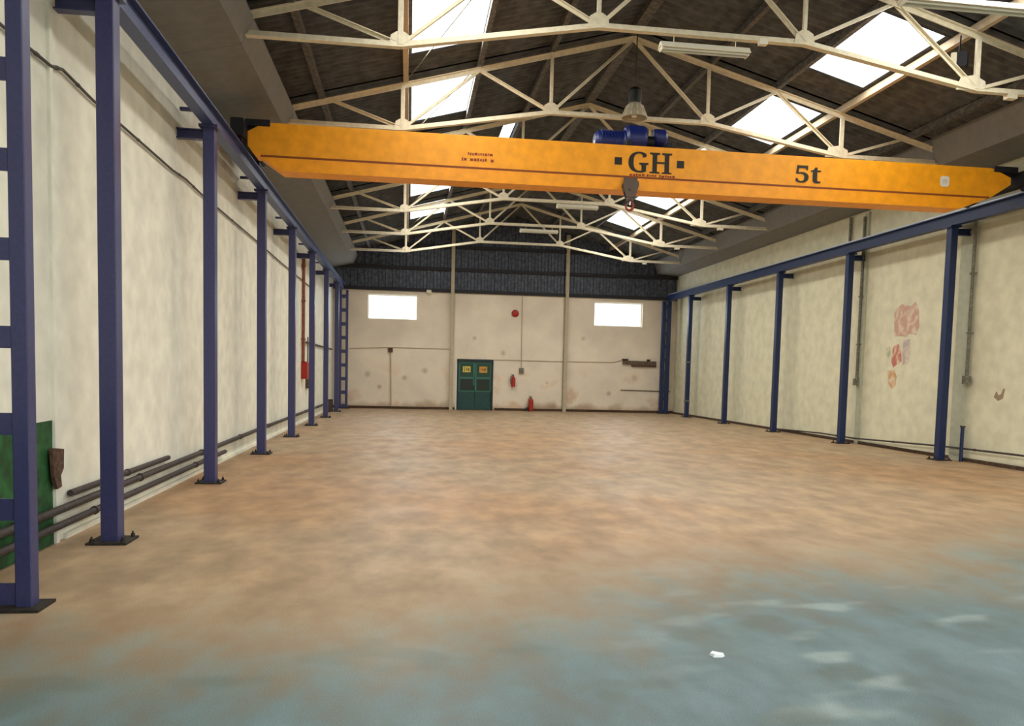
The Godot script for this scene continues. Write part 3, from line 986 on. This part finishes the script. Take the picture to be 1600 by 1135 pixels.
func batten(label: String, x0: float, x1: float, y: float, z: float, rod_top: float) -> void:
	var t := thing("batten_lamp", label, "lamp", Vector3(x0, y, z), "fluorescent batten lamps")
	var w := x1 - x0
	var st := begin()
	var o := PackedVector2Array([Vector2(-0.035, 0.06), Vector2(-0.10, -0.03), Vector2(-0.095, -0.035), Vector2(-0.03, 0.0), Vector2(0.03, 0.0), Vector2(0.095, -0.035), Vector2(0.10, -0.03), Vector2(0.035, 0.06)])
	sweep(st, o, Vector3(0, 0.06, 0), Vector3(w, 0.06, 0))
	part("reflector", st, M.lamp_white, t)
	for dz in [-0.045, 0.045]:
		st = begin()
		tube(st, [Vector3(0.03, 0.02, dz), Vector3(w - 0.03, 0.02, dz)], 0.016, 10)
		part("tube", st, M.lamp_tube, t)
	for x in [0.015, w - 0.03]:
		st = begin()
		box(st, Vector3(x, 0, -0.07), Vector3(x + 0.015, 0.06, 0.07))
		part("holder", st, M.lamp_white, t)
	for x in [0.2, w - 0.2]:
		st = begin()
		tube(st, [Vector3(x, 0.115, 0), Vector3(x, rod_top, 0)], 0.006, 6)
		part("hanger", st, M.truss_paint, t)

func lamps() -> void:
	batten("long white batten lamp at the top right corner, nearest the camera", 5.90, 7.75, 6.20, -9.2, 1.0)
	batten("long white batten lamp hanging under the nearest roof truss", 3.47, 4.79, 6.22, frame_z(1), 0.23)
	batten("small white batten lamp under the fourth roof truss, left of the hook", 4.1, 5.3, 6.30, frame_z(4), 0.16)
	batten("small far white batten lamp under the fifth roof truss", 3.57, 4.85, 6.24, frame_z(5), 0.22)
	var st := begin()
	box(st, Vector3(4.90, 6.37, frame_z(1) + 0.05), Vector3(5.02, 6.45, frame_z(1) + 0.13))
	tag(part("junction_box", st, M.lamp_white), "small white junction box on the nearest truss, right of its lamp", "box")
	# high bay lamp under the ridge, behind the second truss
	var hb := thing("high_bay_lamp", "unlit bell-shaped high bay lamp above the blue hoist", "lamp", Vector3(4.11, 6.40, -14.60))
	st = begin()
	lathe(st, [Vector2(0.235, 0.0), Vector2(0.225, 0.005), Vector2(0.20, 0.10), Vector2(0.14, 0.22), Vector2(0.10, 0.27), Vector2(0.11, 0.27), Vector2(0.155, 0.225), Vector2(0.215, 0.10), Vector2(0.245, 0.0), Vector2(0.235, 0.0)], Vector3.ZERO, Vector3.UP, 24)
	part("reflector", st, M.reflector, hb)
	st = begin()
	for i in 12:
		var a := TAU * i / 12.0
		tube(st, [Vector3(cos(a) * 0.242, 0.01, sin(a) * 0.242), Vector3(cos(a) * 0.155, 0.225, sin(a) * 0.155)], 0.008, 6)
	part("rib", st, M.lamp_white, hb).set_meta("kind", "stuff")
	st = begin()
	lathe(st, [Vector2(0, 0.27), Vector2(0.11, 0.27), Vector2(0.12, 0.30), Vector2(0.12, 0.50), Vector2(0.09, 0.55), Vector2(0.03, 0.58), Vector2(0, 0.58)], Vector3.ZERO, Vector3.UP, 20)
	part("ballast_housing", st, M.black_plastic, hb)
	st = begin()
	tube(st, [Vector3(0, 0.56, 0), Vector3(0.01, 1.60, 0)], 0.012, 8)
	part("hanger", st, M.pipe_dark, hb)
	st = begin()
	lathe(st, [Vector2(0, 0.02), Vector2(0.05, 0.03), Vector2(0.06, 0.10), Vector2(0.035, 0.24), Vector2(0, 0.25)], Vector3.ZERO, Vector3.UP, 14)
	part("bulb", st, M.lamp_tube, hb)
	# dark floodlight on the nearest truss
	var fl := thing("floodlight", "small dark floodlight behind the nearest truss at upper right", "floodlight", Vector3(8.26, 6.42, -11.36))
	st = begin()
	sweep(st, rect(0.24, 0.22, 0.02), Vector3(-0.04, 0.10, 0.06), Vector3(0.10, 0.12, -0.10))
	part("housing", st, M.dark_steel, fl)
	st = begin()
	sweep(st, rect(0.08, 0.18, 0.01), Vector3(-0.125, 0.10, 0.075), Vector3(-0.115, 0.10, 0.06))
	part("glass", st, M.reflector, fl)
	st = begin()
	tube(st, [Vector3(0.03, 0.20, -0.02), Vector3(0.03, 0.48, 0.0)], 0.012, 8)
	part("bracket", st, M.dark_steel, fl)

func pipe(called: String, pts: Array, r: float, m: Material, label: String, category := "pipe") -> Node3D:
	var st := begin()
	tube(st, pts, r, 10)
	var t := thing(called, label, category)
	part("run", st, m, t)
	st = begin()
	var n := 0
	for i in pts.size() - 1:
		var d: Vector3 = pts[i + 1] - pts[i]
		var steps := int(maxf(1.0, d.length() / 2.6))
		for s in steps:
			var p: Vector3 = pts[i] + d * ((s + 0.5) / steps)
			sweep(st, circle(r * 1.3, 10), p - d.normalized() * 0.02, p + d.normalized() * 0.02, Vector3.RIGHT if absf(d.normalized().y) > 0.9 else Vector3.UP, true)
			n += 1
	part("clips", st, m, t).set_meta("kind", "stuff")
	return t

func wall_fittings() -> void:
	# left wall
	var cab := [Vector3(WALL_L + 0.03, 4.08, -4.5), Vector3(WALL_L + 0.03, 4.11, -6.8), Vector3(WALL_L + 0.03, 4.115, -7.32), Vector3(WALL_L + 0.03, 4.17, -7.55), Vector3(WALL_L + 0.03, 4.13, -8.2), Vector3(WALL_L + 0.03, 4.105, -10.8), Vector3(WALL_L + 0.03, 4.135, -11.4), Vector3(WALL_L + 0.03, 4.11, -12.2), Vector3(WALL_L + 0.03, 4.11, -16.3), Vector3(WALL_L + 0.03, 4.09, -19.5), Vector3(WALL_L + 0.03, 4.10, -26.0)]
	pipe("wall_cable", cab, 0.014, M.cable_dark, "thin dark cable strung along the upper left wall behind the columns", "cable")
	var xl := WALL_L + 0.075
	pipe("floor_pipe", [Vector3(xl, 0.28, 1.0), Vector3(xl, 0.31, -8.0), Vector3(xl, 0.33, -16.0), Vector3(xl, 0.30, -31.5)], 0.035, M.pipe_dark, "long dark pipe low along the whole left wall", "pipe")
	pipe("floor_pipe", [Vector3(xl, 0.15, 1.0), Vector3(xl, 0.165, -6.2), Vector3(xl, 0.18, -13.5)], 0.032, M.pipe_dark, "lower dark pipe closest to the floor along the near left wall", "pipe")
	pipe("floor_pipe", [Vector3(xl - 0.03, 0.41, -7.55), Vector3(xl - 0.03, 0.41, -10.5)], 0.03, M.pipe_dark, "short dark pipe length above the two long pipes beside the nearest left column", "pipe")
	var st := begin()
	flat(st, PackedVector2Array([Vector2(7.17, 0.86), Vector2(7.40, 0.83), Vector2(7.39, 0.66), Vector2(7.33, 0.60), Vector2(7.35, 0.5), Vector2(7.26, 0.49), Vector2(7.2, 0.6)]), Vector3(WALL_L + 0.03, 0, 0), Vector3(0, 0, -1), Vector3.UP, Vector3.RIGHT, 0.03)
	tag(part("board_scrap", st, M.wood_brown), "brown broken board stuck at the end of the green wall band", "board")
	var rp := thing("riser_pipe", "rusty orange vertical pipe on the left wall above the red box", "pipe")
	st = begin()
	tube(st, [Vector3(WALL_L + 0.06, 1.78, -23.3), Vector3(WALL_L + 0.06, 4.75, -23.3)], 0.045, 12)
	part("run", st, M.rust_pipe, rp)
	for y in [2.4, 3.5, 4.5]:
		st = begin()
		box(st, Vector3(WALL_L, y, -23.37), Vector3(WALL_L + 0.115, y + 0.04, -23.23))
		part("clamp", st, M.rust_pipe, rp)
	var rb := thing("alarm_box", "small red box on the left wall under the rusty pipe", "box", Vector3(WALL_L, 1.28, -23.5))
	st = begin()
	sweep(st, rect(0.42, 0.5, 0.02), Vector3(0, 0.25, 0), Vector3(0.16, 0.25, 0))
	part("body", st, M.red_paint, rb)
	st = begin()
	sweep(st, rect(0.36, 0.44, 0.02), Vector3(0.16, 0.25, 0), Vector3(0.172, 0.25, 0))
	part("door", st, M.red_paint, rb)
	var db := thing("switch_box", "small dark switch box on the left wall beyond and below the red box", "box", Vector3(WALL_L, 0.98, -24.4))
	st = begin()
	sweep(st, rect(0.3, 0.3, 0.02), Vector3(0, 0.15, 0), Vector3(0.12, 0.15, 0))
	part("body", st, M.wood_brown, db)
	st = begin()
	tube(st, [Vector3(0.05, 0.3, 0), Vector3(0.05, 1.55, 0)], 0.018, 8)
	part("conduit", st, M.cable_dark, db)
	pipe("wall_pipe", [Vector3(WALL_L + 0.05, 2.36, -24.0), Vector3(WALL_L + 0.05, 2.36, -31.8)], 0.028, M.pipe_dark, "short dark horizontal pipe at head height on the far left wall", "pipe")
	var ck := thing("floor_box", "dark low box on the floor beside the far left columns", "box", Vector3(-2.93, 0, -29.6))
	st = begin()
	sweep(st, rect(0.26, 0.6, 0.02), Vector3(0, 0, 0), Vector3(0, 0.42, 0), Vector3(0, 0, 1))
	part("body", st, M.pipe_dark, ck)
	st = begin()
	sweep(st, rect(0.29, 0.63, 0.01), Vector3(0, 0.42, 0), Vector3(0, 0.45, 0), Vector3(0, 0, 1))
	part("lid", st, M.base_steel, ck)
	# right wall
	var xr := WALL_R - 0.05
	for q in [[-14.64, 4.9, 1.60, "grey vertical conduit ending in a small socket, right of the nearest right column"], [-18.60, 5.7, 1.50, "pale vertical conduit beside the second right column"]]:
		var t := thing("wall_conduit", q[3], "conduit", Vector3(xr - 0.05, q[2], q[0]))
		st = begin()
		tube(st, [Vector3(0, 0.1, 0), Vector3(0, q[1] - q[2], 0)], 0.032, 10)
		part("run", st, M.pipe_grey, t)
		st = begin()
		sweep(st, rect(0.13, 0.13, 0.015), Vector3(0, -0.02, 0), Vector3(0, 0.15, 0), Vector3(0, 0, 1))
		part("socket_box", st, M.pipe_grey, t)
		for y in [1.0, 2.2]:
			st = begin()
			box(st, Vector3(-0.04, y, -0.045), Vector3(0.06, y + 0.03, 0.045))
			part("clamp", st, M.pipe_grey, t)
	var pt := thing("stub_post", "short dark steel post standing at the foot of the right wall", "post", Vector3(11.20, 0, -14.60))
	st = begin()
	tube(st, [Vector3.ZERO, Vector3(0, 0.70, 0)], 0.035, 14)
	part("shaft", st, M.navy_right, pt)
	st = begin()
	lathe(st, [Vector2(0, 0), Vector2(0.05, 0), Vector2(0.05, 0.03), Vector2(0, 0.035)], Vector3(0, 0.70, 0), Vector3.UP, 14)
	part("cap", st, M.pipe_dark, pt)
	pipe("wall_pipe", [Vector3(11.22, 0.07, -22.6), Vector3(11.22, 0.14, -20.2), Vector3(11.22, 0.14, -18.5), Vector3(11.22, 0.255, -15.3), Vector3(11.22, 0.29, -13.2), Vector3(11.22, 0.31, -5.0)], 0.02, M.pipe_dark, "thin dark pipe running low along the right wall behind the columns", "pipe")
	var dn := thing("downpipe", "thin pale upright pipe on the right wall above the crane rail", "pipe", Vector3(xr - 0.01, 5.2, -19.3))
	st = begin()
	tube(st, [Vector3.ZERO, Vector3(0, 0.62, 0)], 0.035, 10)
	part("run", st, M.pipe_grey, dn)
	# remains of torn posters
	var T := WALL_R
	var shapes := [
		["torn_pink", "largest faded pink poster remnant on the right wall, topmost of the torn pieces", [17.32, 3.28, 17.05, 3.40, 16.72, 3.33, 16.55, 3.42, 16.42, 3.22, 16.38, 2.85, 16.46, 2.66, 16.75, 2.70, 16.80, 2.62, 17.02, 2.66, 17.27, 2.66, 17.30, 2.95]],
		["torn_red", "faded red poster remnant low on the right wall, below the pink one", [17.30, 2.42, 17.10, 2.48, 16.98, 2.30, 16.95, 2.06, 17.12, 2.0, 17.25, 1.93, 17.33, 2.05]],
		["torn_grey", "pale grey poster remnant beside the red scrap on the right wall", [16.92, 2.55, 16.68, 2.58, 16.66, 2.30, 16.72, 2.02, 16.90, 1.98, 16.93, 2.25]],
		["torn_orange", "small orange poster remnant, lowest of the torn pieces on the right wall", [17.46, 1.86, 17.22, 1.88, 17.10, 1.72, 17.14, 1.5, 17.26, 1.42, 17.42, 1.55]],
		["torn_green", "tiny greenish scrap left of the red poster remnant on the right wall", [17.55, 2.40, 17.42, 2.44, 17.38, 2.26, 17.46, 2.16, 17.56, 2.22]],
		["plaster_scar", "small brown plaster scar on the near right wall", [13.98, 1.34, 13.92, 1.46, 13.86, 1.38, 13.80, 1.40, 13.74, 1.52, 13.70, 1.50, 13.74, 1.32, 13.86, 1.27]],
	]
	for s in shapes:
		var o := PackedVector2Array()
		for i in range(0, s[2].size(), 2):
			o.append(Vector2(s[2][i], s[2][i + 1]))
		st = begin()
		flat(st, o, Vector3(T, 0, 0), Vector3(0, 0, -1), Vector3.UP, Vector3.LEFT, 0.004)
		tag(part("poster_remnant" if s[0] != "plaster_scar" else "plaster_scar", st, M[s[0]]), s[1], "poster scrap" if s[0] != "plaster_scar" else "scar")

func back_fittings() -> void:
	var z := BACK + 0.03
	pipe("wall_cable", [Vector3(-2.4, 2.44, z), Vector3(-0.77, 2.52, z), Vector3(1.65, 2.52, z)], 0.014, M.cable_pale, "thin cable across the far wall left of the door", "cable")
	pipe("wall_cable", [Vector3(3.55, 2.12, z), Vector3(6.40, 2.12, z), Vector3(8.66, 2.14, z), Vector3(9.05, 2.26, z)], 0.014, M.cable_pale, "thin cable across the far wall right of the door", "cable")
	var cd := thing("wall_conduit", "thin vertical conduit with a switch on the far wall, right of the door", "conduit", Vector3(4.68, 1.56, BACK))
	var st := begin()
	tube(st, [Vector3(0, 0.2, 0.03), Vector3(-0.03, 3.25, 0.03)], 0.016, 8)
	part("run", st, M.cable_pale, cd)
	st = begin()
	box(st, Vector3(-0.09, 0, 0), Vector3(0.10, 0.24, 0.07))
	part("switch_box", st, M.pipe_grey, cd)
	var rp := thing("wall_conduit", "rusty vertical conduit on the far wall below the left window", "conduit", Vector3(-0.76, 0.1, BACK))
	st = begin()
	tube(st, [Vector3(0.05, 0, 0.04), Vector3(0, 2.25, 0.04)], 0.03, 10)
	part("run", st, M.cable_pale, rp)
	st = begin()
	box(st, Vector3(-0.09, 2.22, 0), Vector3(0.09, 2.40, 0.09))
	part("junction_box", st, M.wood_brown, rp)
	var pl := thing("wall_shelf", "brown plank shelf on the far wall near the right corner", "shelf", Vector3(9.8, 2.02, BACK))
	st = begin()
	box(st, Vector3(-0.75, 0.04, 0), Vector3(0.72, 0.20, 0.10))
	part("board", st, M.wood_grey, pl)
	st = begin()
	box(st, Vector3(-0.35, -0.05, 0), Vector3(0.72, 0.05, 0.09))
	part("lower_board", st, M.wood_brown, pl)
	for q in [[9.15, "dark block on the left end of the plank shelf on the far wall"], [10.18, "dark block on the right end of the plank shelf on the far wall"]]:
		st = begin()
		sweep(st, rect(0.26 if q[0] < 10 else 0.14, 0.075, 0.012), Vector3(q[0], 2.26, BACK + 0.01), Vector3(q[0], 2.26, BACK + 0.10))
		tag(part("dark_block", st, M.dark_maroon), q[1], "block", "blocks on the plank shelf")
	pipe("wall_pipe", [Vector3(9.0, 0.96, z), Vector3(11.2, 0.94, z)], 0.02, M.wood_grey, "thin brown horizontal pipe low on the far wall in the right corner", "pipe")
	# lamp, bell, extinguishers
	var lp := thing("wall_lamp", "small white lamp on the far wall, right of the left window", "lamp", Vector3(0.77, 4.80, BACK))
	st = begin()
	sweep(st, rect(0.20, 0.14, 0.03), Vector3(0, 0.05, 0.10), Vector3(0, 0.02, 0.24))
	part("housing", st, M.lamp_white, lp)
	st = begin()
	box(st, Vector3(-0.03, -0.02, 0), Vector3(0.03, 0.08, 0.11))
	part("bracket", st, M.pipe_grey, lp)
	var be := thing("alarm_bell", "round red fire bell high on the far wall above the extinguishers", "bell", Vector3(4.37, 4.07, BACK))
	st = begin()
	lathe(st, [Vector2(0, 0.13), Vector2(0.05, 0.125), Vector2(0.11, 0.10), Vector2(0.15, 0.05), Vector2(0.155, 0.03), Vector2(0, 0.03)], Vector3.ZERO, Vector3(0, 0, 1), 24)
	part("gong", st, M.red_paint, be)
	st = begin()
	box(st, Vector3(-0.07, -0.07, 0), Vector3(0.07, 0.07, 0.04))
	part("back_box", st, M.red_paint, be)
	for q in [[Vector3(4.34, 1.0, BACK + 0.12), "red fire extinguisher hung on the far wall, right of the door", 0.44, 0.085], [Vector3(5.10, 0.0, BACK + 0.22), "red fire extinguisher standing on the floor by the far wall", 0.54, 0.095]]:
		var e := thing("fire_extinguisher", q[1], "extinguisher", q[0])
		var h: float = q[2]
		var r: float = q[3]
		st = begin()
		lathe(st, [Vector2(0, 0), Vector2(r * 0.9, 0), Vector2(r, 0.02), Vector2(r, h * 0.82), Vector2(r * 0.8, h * 0.93), Vector2(r * 0.35, h), Vector2(0, h)], Vector3.ZERO, Vector3.UP, 20)
		part("cylinder", st, M.red_paint, e)
		st = begin()
		lathe(st, [Vector2(0, h), Vector2(0.025, h), Vector2(0.025, h + 0.05), Vector2(0, h + 0.05)], Vector3.ZERO, Vector3.UP, 10)
		box(st, Vector3(-0.1, h + 0.045, -0.015), Vector3(0.03, h + 0.06, 0.015))
		box(st, Vector3(-0.1, h + 0.075, -0.015), Vector3(0.03, h + 0.09, 0.015))
		part("valve", st, M.black_plastic, e)
		st = begin()
		tube(st, [Vector3(-0.02, h + 0.03, 0.02), Vector3(-r - 0.03, h - 0.02, 0.03), Vector3(-r - 0.035, h * 0.5, 0.02), Vector3(-r - 0.02, h * 0.3, 0.02)], 0.012, 8)
		part("hose", st, M.black_plastic, e)
		if q[0].y > 0.1:
			st = begin()
			box(st, Vector3(-0.04, h * 0.6, -0.12), Vector3(0.04, h * 0.75, -r + 0.005))
			part("hanger", st, M.dark_steel, e)
	var fb := thing("floor_stand", "small black stand on the floor left of the standing extinguisher", "stand", Vector3(4.93, 0, BACK + 0.2))
	st = begin()
	sweep(st, rect(0.22, 0.16, 0.02), Vector3(0, 0, 0), Vector3(0, 0.06, 0), Vector3(0, 0, 1))
	part("foot", st, M.black_plastic, fb)
	st = begin()
	sweep(st, rect(0.10, 0.10, 0.02), Vector3(0.02, 0.06, 0), Vector3(0.02, 0.15, 0), Vector3(0, 0, 1))
	part("socket", st, M.black_plastic, fb)

func floor_fittings() -> void:
	var st := begin()
	var o := PackedVector2Array([Vector2(-0.042, -0.02), Vector2(-0.03, 0.03), Vector2(0.02, 0.032), Vector2(0.044, 0.012), Vector2(0.03, -0.03), Vector2(-0.02, -0.034)])
	var top := []
	for i in o.size():
		top.append(Vector3(o[i].x * 0.8, 0.012 + 0.008 * (i % 2), o[i].y * 0.8))
	for i in o.size():
		var j := (i + 1) % o.size()
		var a := Vector3(o[i].x, 0.001, o[i].y)
		var b := Vector3(o[j].x, 0.001, o[j].y)
		var n := Vector3(o[i].x + o[j].x, 0.02, o[i].y + o[j].y).normalized()
		quad(st, a, b, top[j], top[i], n)
		tri(st, top[i], top[j], Vector3(0, 0.014, 0), Vector3.UP)
	var p := part("paper_scrap", st, M.paper)
	p.position = Vector3(1.78, 0, -4.22)
	tag(p, "small crumpled white paper scrap on the near concrete floor", "paper")
